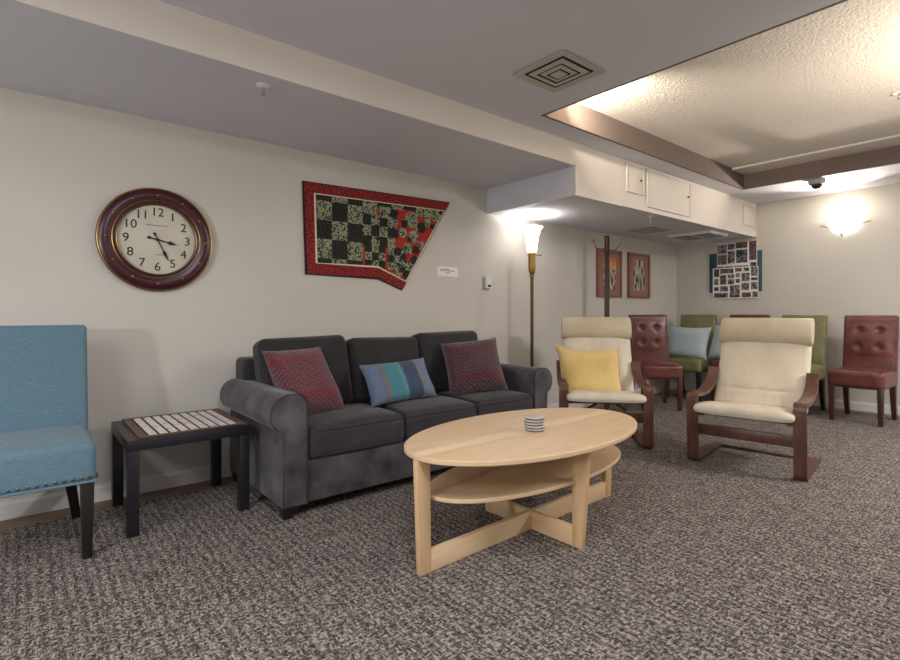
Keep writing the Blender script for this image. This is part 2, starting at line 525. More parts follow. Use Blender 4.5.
# ------------------------------------------------------------------ the room
WX, BY = -3.456, 6.878        # left wall plane, back wall plane
RX, FY = 2.9, -3.3            # right wall, wall behind the photographer
ZS, ZB, ZC, ZT = 2.187, 1.96, 2.365, 2.54   # soffit, duct box, ceiling, tray
BX = -2.46                    # beam face
TX, TY0, TY1 = -2.25, 2.68, 5.95

b = new(); box(b, (-3.285, FY, -0.05), (RX, 6.715, 0.0)); struct('floor', b, M['carpet'])
b = new(); box(b, (WX, FY, -0.05), (-3.285, BY, -0.002)); struct('trim_1', b, M['border'])
b = new(); box(b, (-3.285, 6.715, -0.05), (RX, BY, -0.002)); struct('trim_2', b, M['border'])
b = new(); box(b, (WX - .12, FY - .12, -.05), (WX, BY + .12, 2.8)); struct('wall_left', b, M['wall'])
b = new(); box(b, (WX, BY, -.05), (RX + .12, BY + .12, 2.8)); struct('wall_back', b, M['wall'])
b = new(); box(b, (RX, FY, -.05), (RX + .12, BY, 2.8)); struct('wall_right', b, M['wall'])
b = new(); box(b, (WX, FY - .12, -.05), (RX + .12, FY, 2.8)); struct('wall_front', b, M['wall'])
def skirt(b, poly_axis, a0, a1, base, sgn):
    prof = [(0, 0), (.016, 0), (.016, .074), (.010, .084), (.008, .094), (0, .094)]
    if poly_axis == 'Y':
        prism(b, [(base + sgn * u, v - .002) for u, v in prof], 'Y', a0, a1)
    else:
        prism(b, [(base + sgn * u, v - .002) for u, v in prof], 'X', a0, a1)
b = new(); skirt(b, 'Y', FY, BY, WX, 1); struct('baseboard_left', b, M['base'])
b = new(); skirt(b, 'X', WX + .016, RX, BY, -1); struct('baseboard_back', b, M['base'])
# ceiling with the tray opening
b = new()
box(b, (BX, FY, ZC), (RX, TY0 - .02, ZC + .4))
box(b, (BX, TY0 - .02, ZC), (TX - .02, BY, ZC + .4))
box(b, (TX - .02, TY1 + .02, ZC), (RX, BY, ZC + .4))
struct('ceiling', b, M['ceil'])
b = new(); box(b, (TX - .02, TY0 - .02, ZT), (RX, TY1 + .02, ZT + .15)); struct('ceiling_tray', b, M['popcorn'])
b = new(); box(b, (TX - .02, TY0, ZC), (TX, TY1, ZT)); struct('trim_3', b, M['taupe'])
b = new(); box(b, (TX - .02, TY1, ZC), (RX, TY1 + .02, ZT)); struct('trim_4', b, M['taupe'])
b = new(); box(b, (TX - .02, TY0 - .02, ZC), (RX, TY0, ZT)); struct('trim_5', b, M['taupe'])
b = new(); box(b, (TX, TY1 - .30, ZT - .018), (RX, TY1, ZT)); struct('trim_6', b, M['beam'])
# soffit along the left wall, its face is the beam
b = new(); box(b, (WX, FY, ZS), (BX - .012, BY, ZC + .4)); struct('ceiling_soffit', b, M['ceil'])
b = new(); box(b, (BX - .012, FY, ZS), (BX, BY, ZC + .1)); struct('trim_7', b, M['beam'])
b = new(); box(b, (WX, 3.30, ZB), (BX - .012, BY, ZS)); struct('ceiling_duct_box', b, M['ceil'])
b = new(); box(b, (BX - .012, 3.30, ZB), (BX, BY, ZS)); struct('trim_8', b, M['beam'])
b = new(); box(b, (WX, 3.285, ZB - .006), (BX + .006, 3.312, ZB + .018), .002)
box(b, (BX, 3.285, ZB - .006), (BX + .008, 3.95, ZB + .012), .002); struct('trim_9', b, M['base'])

# access panels on the duct box
def access(y0, y1, z0, z1, label, latch):
    t = thing('access_panel', label, 'access panel', (BX, (y0 + y1) / 2, (z0 + z1) / 2), 0, 'access panels on the duct box')
    hy, hz = (y1 - y0) / 2, (z1 - z0) / 2
    b = new(); box(b, (0.0, -hy, -hz), (.008, hy, hz), .002); obj('door', b, M['beam'], t)
    b = new()
    w = .018
    box(b, (.0, -hy - w, -hz - w), (.014, -hy, hz + w), .002); box(b, (.0, hy, -hz - w), (.014, hy + w, hz + w), .002)
    box(b, (.0, -hy, -hz - w), (.014, hy, -hz), .002); box(b, (.0, -hy, hz), (.014, hy, hz + w), .002)
    obj('frame', b, M['beam'], t)
    if latch:
        b = new(); lathe(b, [(.012, 0), (.012, .008), (.006, .012)], (.008, latch[0], latch[1]), 12, 'X'); obj('latch', b, M['nail'], t)
access(4.02, 4.27, 2.11, 2.325, 'small square white access panel on the duct box, left of the wide panel', (.09, 0))
access(4.36, 5.15, 2.02, 2.335, 'wide white access panel with a round latch on the duct box', (.36, .02))
access(6.50, 6.80, 2.09, 2.30, 'white access panel on the duct box beside the back wall corner', None)

# ------------------------------------------------------------------ ceiling fittings
def sprinkler(loc, label):
    t = thing('fire_sprinkler', label, 'sprinkler', loc, 0, 'ceiling sprinklers')
    b = new(); lathe(b, [(.034, 0), (.034, -.004), (.022, -.010), (.012, -.012)], seg=20); obj('escutcheon', b, M['whiteplastic'], t)
    b = new(); lathe(b, [(.008, -.010), (.008, -.024), (.004, -.026)], seg=12)
    for s in (-1, 1):
        sweep(b, [(s * .006, 0, -.02), (s * .012, 0, -.032), (s * .004, 0, -.046)], circ(.002, 6))
    obj('sprinkler_body', b, M['steel'], t)
    b = new(); lathe(b, [(.014, -.046), (.014, -.049), (.004, -.05)], seg=16); obj('deflector', b, M['steel'], t)
sprinkler((-2.59, .925, ZS), 'small sprinkler head on the low soffit above the clock wall')
sprinkler((-2.56, 4.58, ZB), 'sprinkler head under the duct box near the coat rack')
sprinkler((-.745, 4.56, ZT), 'sprinkler head on the stippled tray ceiling')

t = thing('ceiling_diffuser', 'square stepped metal air diffuser in the grey ceiling', 'air vent', (-1.797, 2.26, ZC))
b = new()
def ring(b, o, i, z0, z1):
    # sloping square ring from outer half-size o at z0 to inner i at z1
    q = lambda h, z: [(-h, -h, z), (h, -h, z), (h, h, z), (-h, h, z)]
    A = [b.verts.new(p) for p in q(o, z0)]; B = [b.verts.new(p) for p in q(i, z1)]
    D = [b.verts.new((p[0], p[1], p[2] + .004)) for p in q(i, z1)]; E_ = [b.verts.new((p[0], p[1], p[2] + .004)) for p in q(o, z0)]
    for k in range(4):
        j = (k + 1) % 4
        b.faces.new((A[k], A[j], B[j], B[k])); b.faces.new((B[k], B[j], D[j], D[k]))
        b.faces.new((D[k], D[j], E_[j], E_[k])); b.faces.new((E_[k], E_[j], A[j], A[k]))
ring(b, .178, .135, -.008, -.004); obj('outer_frame', b, M['vent'], t, False)
b = new(); box(b, (-.134, -.134, -.0035), (.134, .134, -.001)); obj('backing', b, M['dark'], t, False)
for (o_, i_, z0, z1) in ((.116, .088, -.007, -.011), (.072, .050, -.009, -.014), (.034, .0, -.016, -.022)):
    b = new()
    if i_:
        ring(b, o_, i_, z0, z1)
    else:
        box(b, (-o_, -o_, -.016), (o_, o_, -.010))
    obj('louvre', b, M['vent'], t, False)

def grille(name, x0, x1, y0, y1, label):
    t = thing(name, label, 'air vent', ((x0 + x1) / 2, (y0 + y1) / 2, ZB))
    hx, hy = (x1 - x0) / 2, (y1 - y0) / 2
    b = new(); box(b, (-hx, -hy, -.003), (hx, hy, 0)); obj('backing', b, M['dark'], t, False)
    b = new()
    for (a0, a1, c0, c1) in ((-hx, hx, -hy, -hy + .02), (-hx, hx, hy - .02, hy), (-hx, -hx + .02, -hy, hy), (hx - .02, hx, -hy, hy)):
        box(b, (a0, c0, -.009), (a1, c1, -.003))
    obj('frame', b, M['vent'], t, False)
    b = new(); n = 9
    for i in range(n):
        y = -hy + .03 + (2 * hy - .06) * i / (n - 1)
        box(b, (-hx + .02, y - .006, -.008), (hx - .02, y + .006, -.003))
    obj('louvre_slats', b, M['vent'], t, False)
grille('ceiling_grille', -3.16, -2.86, 5.2, 5.52, 'flush louvred vent under the duct box, nearer the coat rack')
t = thing('ceiling_air_register', 'white boxed air register hanging below the duct box near the back wall', 'air vent', (-2.80, 6.08, ZB))
b = new(); box(b, (-.25, -.22, -.03), (.25, .22, 0), .004); obj('housing', b, M['whiteplastic'], t)
for x in (-.115, .12):
    b = new(); box(b, (x - .09, -.17, -.034), (x + .09, .17, -.029))
    g = obj('grille', b, M['dark'], t, False)
    b = new()
    for i in range(10):
        y = -.155 + .31 * i / 9
        box(b, (x - .09, y - .008, -.038), (x + .09, y + .006, -.034))
    obj('slats', b, M['greyplastic'], g, False)

t = thing('security_camera', 'grey dome camera on the ceiling strip before the back wall', 'camera', (-1.63, 6.1, ZC))
b = new(); lathe(b, [(.072, 0), (.072, -.03), (.066, -.042), (.05, -.044)], seg=28); obj('housing', b, M['greyplastic'], t)
b = new(); lathe(b, [(.047, -.044), (.045, -.062), (.034, -.078), (.016, -.086), (.002, -.088)], seg=24); obj('dome', b, M['darkglass'], t)

# ------------------------------------------------------------------ wall sconce
def sconce(x, z, label):
    t = thing('wall_sconce', label, 'wall lamp', (x, BY, z))
    # half-bowl of lit glass against the wall
    b = new(); seg = 24; prof = [(.02, -.105), (.07, -.098), (.115, -.07), (.145, -.02), (.16, .05), (.168, .055)]
    rings = []
    for (r, zz) in prof:
        rings.append([b.verts.new((r * math.cos(PI + PI * i / seg), .72 * r * math.sin(PI + PI * i / seg) - .006, zz)) for i in range(seg + 1)])
    for k in range(len(rings) - 1):
        for i in range(seg):
            b.faces.new((rings[k][i], rings[k][i + 1], rings[k + 1][i + 1], rings[k + 1][i]))
    g = obj('glass_bowl', b, M['glow'], t)
    sm = g.modifiers.new('solid', 'SOLIDIFY'); sm.thickness = .004
    b = new(); pts = []
    for i in range(25):
        u = -1 + 2 * i / 24
        yy = -.13 * (1 - abs(u) ** 2.2) - .012
        zz = -.115 + .14 * abs(u) ** 1.3 + .03 * math.sin(abs(u) * PI * 1.2) * abs(u)
        pts.append((u * .215, yy, zz))
    sweep(b, pts, circ(.007, 8))
    obj('scroll_arm', b, M['steel'], t)
    b = new(); ball(b, (0, -.142, -.118), .014, 12); sweep(b, [(0, -.142, -.118), (0, -.142, -.14), (0, -.14, -.152)], circ(.006, 8))
    obj('finial', b, M['steel'], t)
    b = new(); box(b, (-.05, -.012, -.09), (.05, 0, .04), .003); obj('wall_plate', b, M['steel'], t)
    return t
sconce(-1.575, 2.0, 'glowing white bowl sconce with a curled metal arm on the back wall')

# ------------------------------------------------------------------ clock
t = thing('wall_clock', 'large round burgundy wall clock with black numerals, left of the quilt', 'clock', (WX, .605, 1.475))
b = new(); lathe(b, [(.295, 0), (.303, .012), (.303, .022), (.296, .03), (.27, .042), (.245, .04), (.222, .03), (.214, .03)], seg=72, axis='X', cap=False); obj('rim', b, M['clock_rim'], t)
for r_, th, zz in ((.297, .0038, .031), (.228, .0030, .036), (.207, .0022, .036)):
    b = new()
    sweep(b, [(zz, r_ * math.cos(2 * PI * i / 72), r_ * math.sin(2 * PI * i / 72)) for i in range(73)], circ(th, 6), up=(1, 0, 0))
    obj('gold_line', b, M['brass'], t)
b = new(); lathe(b, [(.216, .0), (.216, .034), (.209, .036), (.202, .028)], seg=72, axis='X', cap=False); obj('bezel', b, M['clock_rim'], t)
b = new(); lathe(b, [(.206, .016), (.206, .02), (.001, .02)], seg=64, axis='X'); face = obj('dial', b, M['clock_face'], t)
for i in range(12):
    a = R(90 - 30 * (i + .5) + 15)
    b = new(); ball(b, (.041, .258 * math.cos(a), .258 * math.sin(a)), .0085, 10, (1, 1, 1)); obj('stud', b, M['brass'], t)
for k in range(1, 13):
    a = R(90 - 30 * k)
    me = text_mesh(str(k), .070)
    me.materials.append(M['ink'])
    o = bpy.data.objects.new('numeral', me); C.objects.link(o); o.parent = face
    # text X -> world +Y, text Y -> world Z, facing +X
    o.matrix_local = Matrix(((0, 0, 1, .0212), (1, 0, 0, .160 * math.cos(a)), (0, 1, 0, .160 * math.sin(a)), (0, 0, 0, 1)))
def hand(name, ang, length, tail, w, x):
    b = new()
    a = R(90 - ang); d = Vector((0, math.cos(a), math.sin(a))); s = Vector((0, -math.sin(a), math.cos(a)))
    prof = [(-tail, .004), (-tail * .85, w * 1.3), (-tail * .6, w * .5), (length * .5, w * .45), (length * .62, w * 1.5), (length * .72, w * 1.2), (length, .001)]
    L_ = [d * u + s * v for u, v in prof] + [d * u - s * v for u, v in prof[::-1]]
    v0 = [b.verts.new(p + Vector((x, 0, 0))) for p in L_]; v1 = [b.verts.new(p + Vector((x + .0015, 0, 0))) for p in L_]
    b.faces.new(v0[::-1]); b.faces.new(v1)
    for i in range(len(L_)):
        j = (i + 1) % len(L_); b.faces.new((v0[i], v0[j], v1[j], v1[i]))
    obj(name, b, M['ink'], t, False)
hand('hour_hand', 103, .105, .055, .008, .024)
hand('minute_hand', 155, .135, .045, .0065, .027)
b = new(); box(b, (.02, -.06, .082), (.0204, .055, .086)); obj('dial_marking', b, M['greyink'], face, False)
b = new(); box(b, (.02, -.01, -.09), (.0204, .03, -.086)); obj('dial_marking', b, M['greyink'], face, False)
b = new(); lathe(b, [(.009, .02), (.009, .03), (.003, .032)], seg=16, axis='X'); obj('hand_hub', b, M['ink'], t)

# ------------------------------------------------------------------ quilt (seen flat on the wall, cut like a kite)
def px(xp, yp):
    """crop point of the wall (X const) measured on the photograph -> wall Y, Z"""
    f_, cx_, cy_ = 515.0, 450.0, 312.0
    sx, sy = 290 + xp / 5.0765, 170 + yp / 5.0765
    a = math.atan2(623, 515); ca, sa = math.cos(a), math.sin(a)
    q = (sx - cx_) / f_
    rx, ry = q * ca - sa, q * sa + ca
    z = WX / rx
    return (ry * z, 1.05 - (sy - cy_) * z / f_)
t = thing('wall_quilt', 'black, green and red patchwork quilt with a slanted edge hanging on the wall', 'quilt', (WX, 2.1, 1.6))
def flat(b, poly, x0, x1):
    prism(b, [(y - 2.1, z - 1.6) for y, z in poly], 'X', x0, x1)
OUT = [px(60, 55), px(808, 165), px(565, 612), px(445, 555), px(75, 530)]
INN = [px(117, 118), px(779, 207), px(586, 570), px(442, 497), px(126, 474)]
b = new(); flat(b, OUT, .002, .012); obj('binding', b, M['q_bind'], t, False)
def shrink(poly, k):
    cy = sum(p[0] for p in poly) / len(poly); cz = sum(p[1] for p in poly) / len(poly)
    out = []
    for y, z in poly:
        d = math.hypot(y - cy, z - cz); out.append((y + (cy - y) / d * k, z + (cz - z) / d * k))
    return out
b = new(); flat(b, shrink(OUT, .014), .002, .014); obj('border', b, M['q_red'], t, False)
b = new(); flat(b, INN, .002, .0155); obj('inner_edging', b, M['q_cream'], t, False)
b = new(); flat(b, shrink(INN, .014), .002, .0165); obj('backing', b, M['q_scarlet'], t, False)
bg, bk = new(), new()
def inside(p, poly):
    c = False
    n = len(poly)
    for i in range(n):
        (x1, y1), (x2, y2) = poly[i], poly[(i + 1) % n]
        if (y1 > p[1]) != (y2 > p[1]) and p[0] < (x2 - x1) * (p[1] - y1) / (y2 - y1) + x1:
            c = not c
    return c
def clip(poly, region):
    """clip polygon by a convex-ish region (Sutherland-Hodgman, region clockwise in Y,Z)"""
    out = poly
    n = len(region)
    area = sum(region[i][0] * region[(i + 1) % n][1] - region[(i + 1) % n][0] * region[i][1] for i in range(n))
    sg = 1 if area > 0 else -1
    for i in range(n):
        a, c = region[i], region[(i + 1) % n]
        def side(p):
            return sg * ((c[0] - a[0]) * (p[1] - a[1]) - (c[1] - a[1]) * (p[0] - a[0]))
        new_ = []
        for k in range(len(out)):
            p, q = out[k], out[(k + 1) % len(out)]
            sp, sq = side(p), side(q)
            if sp >= 0:
                new_.append(p)
            if (sp >= 0) != (sq >= 0):
                u = sp / (sp - sq); new_.append((p[0] + (q[0] - p[0]) * u, p[1] + (q[1] - p[1]) * u))
        out = new_
        if len(out) < 3:
            return []
    return out
REG = shrink(INN, .016)
TP = [REG[0][k] + (REG[1][k] - REG[0][k]) * .5 for k in (0, 1)]
REGA = [REG[0], TP, REG[3], REG[4]]
REGB = [TP, REG[1], REG[2], REG[3]]
PC = [0]
def patch(poly, dark, x1=.018):
    for reg in (REGA, REGB):
        p = clip(poly, reg)
        if len(p) >= 3:
            PC[0] += 1
            flat(bk if dark else bg, p, .002, x1 + PC[0] * .00002)
def sq(a0, z0, w, hgt):
    return [(a0, z0), (a0 + w, z0), (a0 + w, z0 + hgt), (a0, z0 + hgt)]
y0, ztop = REG[0][0], 1.905
cw = .118
zs = [1.86, 1.86 - .165, 1.86 - .33, 1.86 - .49]
# three columns of big squares with half rows above and below
for c_ in range(3):
    ya = y0 - .004 + c_ * .128
    patch(sq(ya, 1.852, .128, .09), c_ % 2 == 0)
    for r_ in range(3):
        patch(sq(ya, 1.852 - .138 * (r_ + 1), .128, .138), (c_ + r_) % 2 == 1)
    patch(sq(ya, 1.30, .128, .138), c_ % 2 == 0)
# middle: smaller squares
ys = y0 - .004 + .384
patch(sq(ys, 1.80, .128, .14), False); patch(sq(ys + .128, 1.86, .13, .09), True); patch(sq(ys + .258, 1.87, .12, .07), False); patch(sq(ys + .378, 1.875, .12, .07), True); patch(sq(ys + .50, 1.84, .35, .1), False)
for c_ in range(4):
    for r_ in range(3):
        patch(sq(ys + c_ * .074, 1.80 - .07 - r_ * .082 - .012, .074, .082), (c_ + r_) % 2 == 0)
for c_ in range(3):
    for r_ in range(3):
        patch(sq(ys + .02 + c_ * .06, 1.51 - r_ * .06 - .0, .06, .06), (c_ + r_) % 2 == 0)
        patch(sq(ys + .225 + c_ * .058, 1.50 - r_ * .058, .058, .058), (c_ + r_) % 2 == 1)
patch(sq(ys + .148, 1.785, .15, .09), False); patch(sq(ys + .0, 1.33, .13, .05), False); patch(sq(ys + .13, 1.30, .1, .075), True); patch(sq(ys + .24, 1.29, .12, .07), False)
# tumbling patches on red towards the slanted edge
def octo(yc, zc, r, rot, n=8):
    return [(yc + r * math.cos(rot + 2 * PI * k / n), zc + r * math.sin(rot + 2 * PI * k / n)) for k in range(n)]
for (cx_, cy_, r_, d_, n_) in ((520, 225, .062, 1, 4), (515, 272, .06, 0, 7), (575, 275, .05, 1, 4), (610, 255, .085, 0, 8), (565, 320, .055, 0, 6), (525, 322, .06, 1, 4),
                    (620, 340, .068, 0, 8), (660, 295, .06, 1, 6), (690, 268, .05, 0, 6), (715, 288, .035, 1, 4), (735, 240, .06, 0, 5), (590, 400, .065, 0, 6),
                    (632, 408, .048, 1, 6), (660, 385, .05, 0, 5), (625, 460, .055, 1, 5), (598, 490, .05, 0, 5), (570, 440, .04, 1, 4), (560, 470, .04, 0, 4),
                    (585, 530, .05, 1, 5), (600, 355, .03, 1, 4), (668, 430, .03, 0, 4), (640, 300, .03, 0, 4), (700, 240, .035, 0, 4), (760, 220, .03, 1, 4),
                    (545, 410, .04, 1, 4), (530, 500, .05, 0, 4), (565, 505, .04, 1, 4), (610, 520, .03, 0, 4)):
    p = px(cx_, cy_)
    patch(octo(p[0], p[1], r_ * .8, random.uniform(0, 1.5), n_), d_, .0195 if d_ else .019)
obj('green_patches', bg, M['q_green'], t, False)
obj('black_patches', bk, M['q_black'], t, False)

# small notice and thermostat
t = thing('wall_notice', 'small white paper notice with faint lines on the wall beside the quilt', 'notice', (WX, 2.83, 1.40))
b = new(); box(b, (.001, -.115, -.042), (.004, .115, .042)); obj('sheet', b, M['paper'], t, False)
b = new()
for (z, w0, w1) in ((.018, -.085, .02), (.006, -.085, .075), (-.01, -.03, .025)):
    box(b, (.004, w0, z - .003), (.0044, w1, z + .003))
obj('printed_lines', b, M['greyink'], t, False)
t = thing('thermostat', 'small white and grey thermostat on the wall left of the floor lamp', 'thermostat', (WX, 3.28, 1.315))
b = new(); box(b, (0, -.035, -.065), (.012, .045, .055), .003); obj('wall_plate', b, M['greyplastic'], t)
b = new(); box(b, (.012, -.022, -.045), (.042, .045, .062), .005); obj('cover', b, M['whiteplastic'], t)
b = new(); box(b, (.042, -.008, -.034), (.0435, .034, -.016)); obj('display', b, M['dark'], t, False)

# ------------------------------------------------------------------ framed pictures
def picture(y, z, label, orange):
    t = thing('framed_picture', label, 'picture', (WX, y, z), 0, 'framed prints on the left wall')
    hw, hh, w = .243, .277, .035
    b = new()
    for (y0_, y1_, z0, z1) in ((-hw, hw, hh - w, hh), (-hw, hw, -hh, -hh + w), (-hw, -hw + w, -hh + w, hh - w), (hw - w, hw, -hh + w, hh - w)):
        box(b, (.002, y0_, z0), (.034, y1_, z1), .004)
    obj('frame', b, M['pframe'], t)
    b = new(); box(b, (.004, -hw + w, -hh + w), (.018, hw - w, hh - w)); obj('mount', b, M['pmat'], t, False)
    b = new(); box(b, (.018, -.125, -.185), (.020, .125, .19)); a_ = obj('print', b, M['art_o'] if orange else M['art_g'], t, False)
    if orange:
        b = new(); box(b, (.020, -.125, .05), (.0205, .125, .19)); obj('print_sky', b, M['art_or'], a_, False)
    return t
picture(5.255, 1.50, 'framed print with an orange sky, partly behind the coat rack pole', True)
picture(5.893, 1.50, 'framed print of grey stems, on the wall right of the coat rack', False)

# ------------------------------------------------------------------ photo collage on the back wall
t = thing('photo_collage', 'two sheets of small photographs pinned over a teal board on the back wall', 'photo collage', (-2.68, BY, 1.55))
b = new(); box(b, (-.33, -.014, -.25), (.285, -.002, .25), .002); obj('backing_board', b, M['teal'], t)
def sheet(x0, x1, z0, z1, y, cells):
    b = new(); box(b, (x0, y - .004, z0), (x1, y, z1)); s = obj('sheet', b, M['paper'], t, False)
    W_, H_ = x1 - x0, z1 - z0
    for k, (u0, v0, u1, v1) in enumerate(cells):
        b = new(); g = .006
        box(b, (x0 + u0 * W_ + g, y - .0055, z1 - v1 * H_ + g), (x0 + u1 * W_ - g, y - .004, z1 - v0 * H_ - g))
        obj('photograph', b, M['photo%d' % random.randrange(6)], s, False)
sheet(-.235, .235, -.02, .375, -.014, [(0, .04, .27, .36), (.27, .03, .47, .24), (.47, 0, .78, .22), (.8, 0, 1, .62), (0, .36, .27, .7), (.27, .26, .47, .68),
      (.48, .24, .78, .68), (0, .74, .2, .98), (.2, .74, .42, .96), (.42, .74, .8, .96), (.82, .66, 1, .86)])
sheet(-.285, .25, -.33, .06, -.019, [(.02, .02, .16, .3), (.16, .02, .48, .2), (.5, .02, .66, .16), (.68, .02, .82, .16), (.84, .0, 1, .32), (.02, .34, .14, .56), (.16, .22, .32, .56),
      (.33, .2, .5, .36), (.33, .36, .5, .56), (.51, .18, .62, .34), (.51, .36, .62, .52), (.63, .18, .83, .48), (.84, .34, 1, .46), (.02, .6, .15, .76), (.16, .58, .36, .78),
      (.38, .56, .62, .98), (.63, .5, .82, .76), (.84, .48, 1, .74), (.02, .8, .36, .98), (.64, .8, .86, .98), (.87, .78, 1, .98)])

# ------------------------------------------------------------------ floor lamp and coat rack
t = thing('floor_lamp', 'brass torchiere floor lamp with a lit white flared glass shade by the sofa end', 'floor lamp', (-3.22, 3.655, 0))
b = new(); lathe(b, [(.13, 0), (.13, .012), (.11, .022), (.04, .034), (.02, .05)], seg=36); obj('base', b, M['brass_d'], t)
b = new(); lathe(b, [(.0155, .05), (.0155, 1.37)], seg=16); obj('pole', b, M['brass_d'], t)
b = new(); lathe(b, [(.014, 1.37), (.022, 1.375), (.022, 1.39), (.016, 1.395), (.022, 1.405), (.031, 1.43), (.034, 1.47), (.036, 1.585), (.042, 1.59), (.042, 1.60), (.02, 1.605)], seg=24); s_ = obj('socket_cup', b, M['brass'], t)
b = new(); lathe(b, [(.004, 0), (.004, .05)], (.04 * .637, .04 * .77, 1.575), 8, 'X'); ball(b, (.04 * .637 + .055, .04 * .77, 1.575), .009, 8); obj('switch', b, M['brass'], s_)
b = new(); lathe(b, [(.036, 1.60), (.042, 1.63), (.050, 1.70), (.062, 1.77), (.083, 1.825), (.10, 1.845)], seg=40, cap=False); g = obj('glass_shade', b, M['glow'], t)
sm = g.modifiers.new('solid', 'SOLIDIFY'); sm.thickness = .004

t = thing('coat_rack', 'dark wooden coat rack pole with brass hooks against the left wall', 'coat rack', (-3.17, 4.795, 0), R(32))
b = new(); box(b, (-.026, -.026, .03), (.026, .026, 1.86), .005); obj('pole', b, M['rackwood'], t)
for k in range(4):
    a = k * PI / 2
    b = new(); sweep(b, smooth_path([(.03 * math.cos(a), .03 * math.sin(a), .12), (.12 * math.cos(a), .12 * math.sin(a), .06), (.2 * math.cos(a), .2 * math.sin(a), .012)]), [(-.014, -.012), (.014, -.012), (.014, .012), (-.014, .012)], up=(-math.sin(a), math.cos(a), 0))
    obj('foot', b, M['rackwood'], t)
for k in range(4):
    a = k * PI / 2 + PI / 8 * 0
    pts = smooth_path([(.024, 0, 1.715), (.055, 0, 1.70), (.10, 0, 1.725), (.128, 0, 1.77), (.138, 0, 1.815)])
    rot = Matrix.Rotation(a, 3, 'Z')
    b = new(); sweep(b, [rot @ p for p in pts], circ(.006, 8)); ball(b, rot @ Vector((.138, 0, 1.818)), .011, 10)
    obj('hook', b, M['brass'], t)

# ------------------------------------------------------------------ black side table and the tiled board on it
t = thing('side_table', 'black square side table between the blue chair and the sofa', 'side table', (-3.066, .645, 0))
HS = .279
b = new(); box(b, (-HS, -HS, .40), (HS, HS, .45), .002); top = obj('tabletop', b, M['blacktop'], t)
b = new(); box(b, (-HS + .001, -HS + .001, .45), (HS - .001, HS - .001, .4508)); obj('top_veneer', b, M['blackbrown'], top, False)
for sx in (-1, 1):
    for sy in (-1, 1):
        b = new(); cx_, cy_ = sx * (HS - .026), sy * (HS - .026)
        box(b, (cx_ - .025, cy_ - .025, 0.0 if sx > 0 else -.002), (cx_ + .025, cy_ + .025, .40), .002); obj('leg', b, M['blacktop'], t)
t = thing('tile_board', 'brown framed board of small white tiles lying on the black side table', 'board', (-3.066, .665, .4508))
HX, HY = .270, .250
b = new(); box(b, (-HX, -HY, 0), (HX, HY, .006), .002); obj('base', b, M['tileline'], t)
b = new()
w = .036
for (x0, x1, y0_, y1_) in ((-HX, HX, -HY, -HY + w), (-HX, HX, HY - w, HY), (-HX, -HX + w * .6, -HY + w, HY - w), (HX - w * .6, HX, -HY + w, HY - w)):
    box(b, (x0, y0_, .006), (x1, y1_, .010), .001)
obj('border', b, M['boardbrown'], t)
nC, nR = 9, 11
bx0, bx1, by0, by1 = -HX + w * .6 + .006, HX - w * .6 - .006, -HY + w + .006, HY - w - .004
for c_ in range(nC):
    b = new()
    ya = by0 + (by1 - by0) * c_ / nC
    for r_ in range(nR):
        xa = bx0 + (bx1 - bx0) * r_ / nR
        box(b, (xa + .003, ya + .007, .006), (xa + (bx1 - bx0) / nR - .003, ya + (by1 - by0) / nC - .007, .0095))
    obj('tile_row', b, M['tile'], t, False)

# ------------------------------------------------------------------ coffee table
t = thing('coffee_table', 'oval birch coffee table with a lower shelf and crossed base', 'coffee table', (-1.68, 1.9, 0), R(1.5))
def oval(b, A, B, z0, z1, seg=96):
    prof = [(-.004, z0), (0, z0 + .004), (0, z1 - .003), (-.003, z1)]
    rings = [[b.verts.new(((B + d) * math.cos(2 * PI * i / seg), (A + d) * math.sin(2 * PI * i / seg), z)) for i in range(seg)] for d, z in prof]
    for k in range(3):
        for i in range(seg):
            j = (i + 1) % seg; b.faces.new((rings[k][i], rings[k][j], rings[k + 1][j], rings[k + 1][i]))
    b.faces.new(rings[0][::-1]); b.faces.new(rings[-1])
b = new(); oval(b, .705, .395, .461, .483); top = obj('tabletop', b, M['birch'], t)
b = new(); box(b, (-.035, -.695, .483), (.035, .695, .4832)); obj('veneer_band', b, mat('birch_centre_band', (222, 196, 158), .42, (232, 208, 174), scale=3, stretch=(9, .9, 9)), top, False)
b = new(); oval(b, .642, .268, .282, .300)
for v in b.verts:
    v.co.y += .028
obj('shelf', b, M['birch'], t)
th = .026
for s in (-1, 1):
    b = new()   # ends of the long stretcher
    yb, yt = s * .69, s * .708
    hexa(b, [(-th / 2, min(yb, s * .633), 0), (th / 2, min(yb, s * .633), 0), (th / 2, max(yb, s * .633), 0), (-th / 2, max(yb, s * .633), 0)],
         [(-th / 2, min(yt, s * .640), .461), (th / 2, min(yt, s * .640), .461), (th / 2, max(yt, s * .640), .461), (-th / 2, max(yt, s * .640), .461)], .002)
    obj('leg', b, M['birch_v'], t)
for s in (-1, 1):
    b = new()
    xb, xt = s * .299, s * .335
    hexa(b, [(min(xb, s * .248), -th / 2, 0), (max(xb, s * .248), -th / 2, 0), (max(xb, s * .248), th / 2, 0), (min(xb, s * .248), th / 2, 0)],
         [(min(xt, s * .248), -th / 2, .461), (max(xt, s * .248), -th / 2, .461), (max(xt, s * .248), th / 2, .461), (min(xt, s * .248), th / 2, .461)], .002)
    obj('leg', b, M['birch_v'], t)
b = new(); box(b, (-th / 2, -.634, .001), (th / 2, .634, .088), .002); obj('stretcher', b, M['birch'], t)
b = new(); box(b, (-.249, -th / 2, .001), (-th / 2 + .001, th / 2, .088), .002); box(b, (th / 2 - .001, -th / 2, .001), (.249, th / 2, .088), .002); obj('stretcher', b, M['birch2'], t)

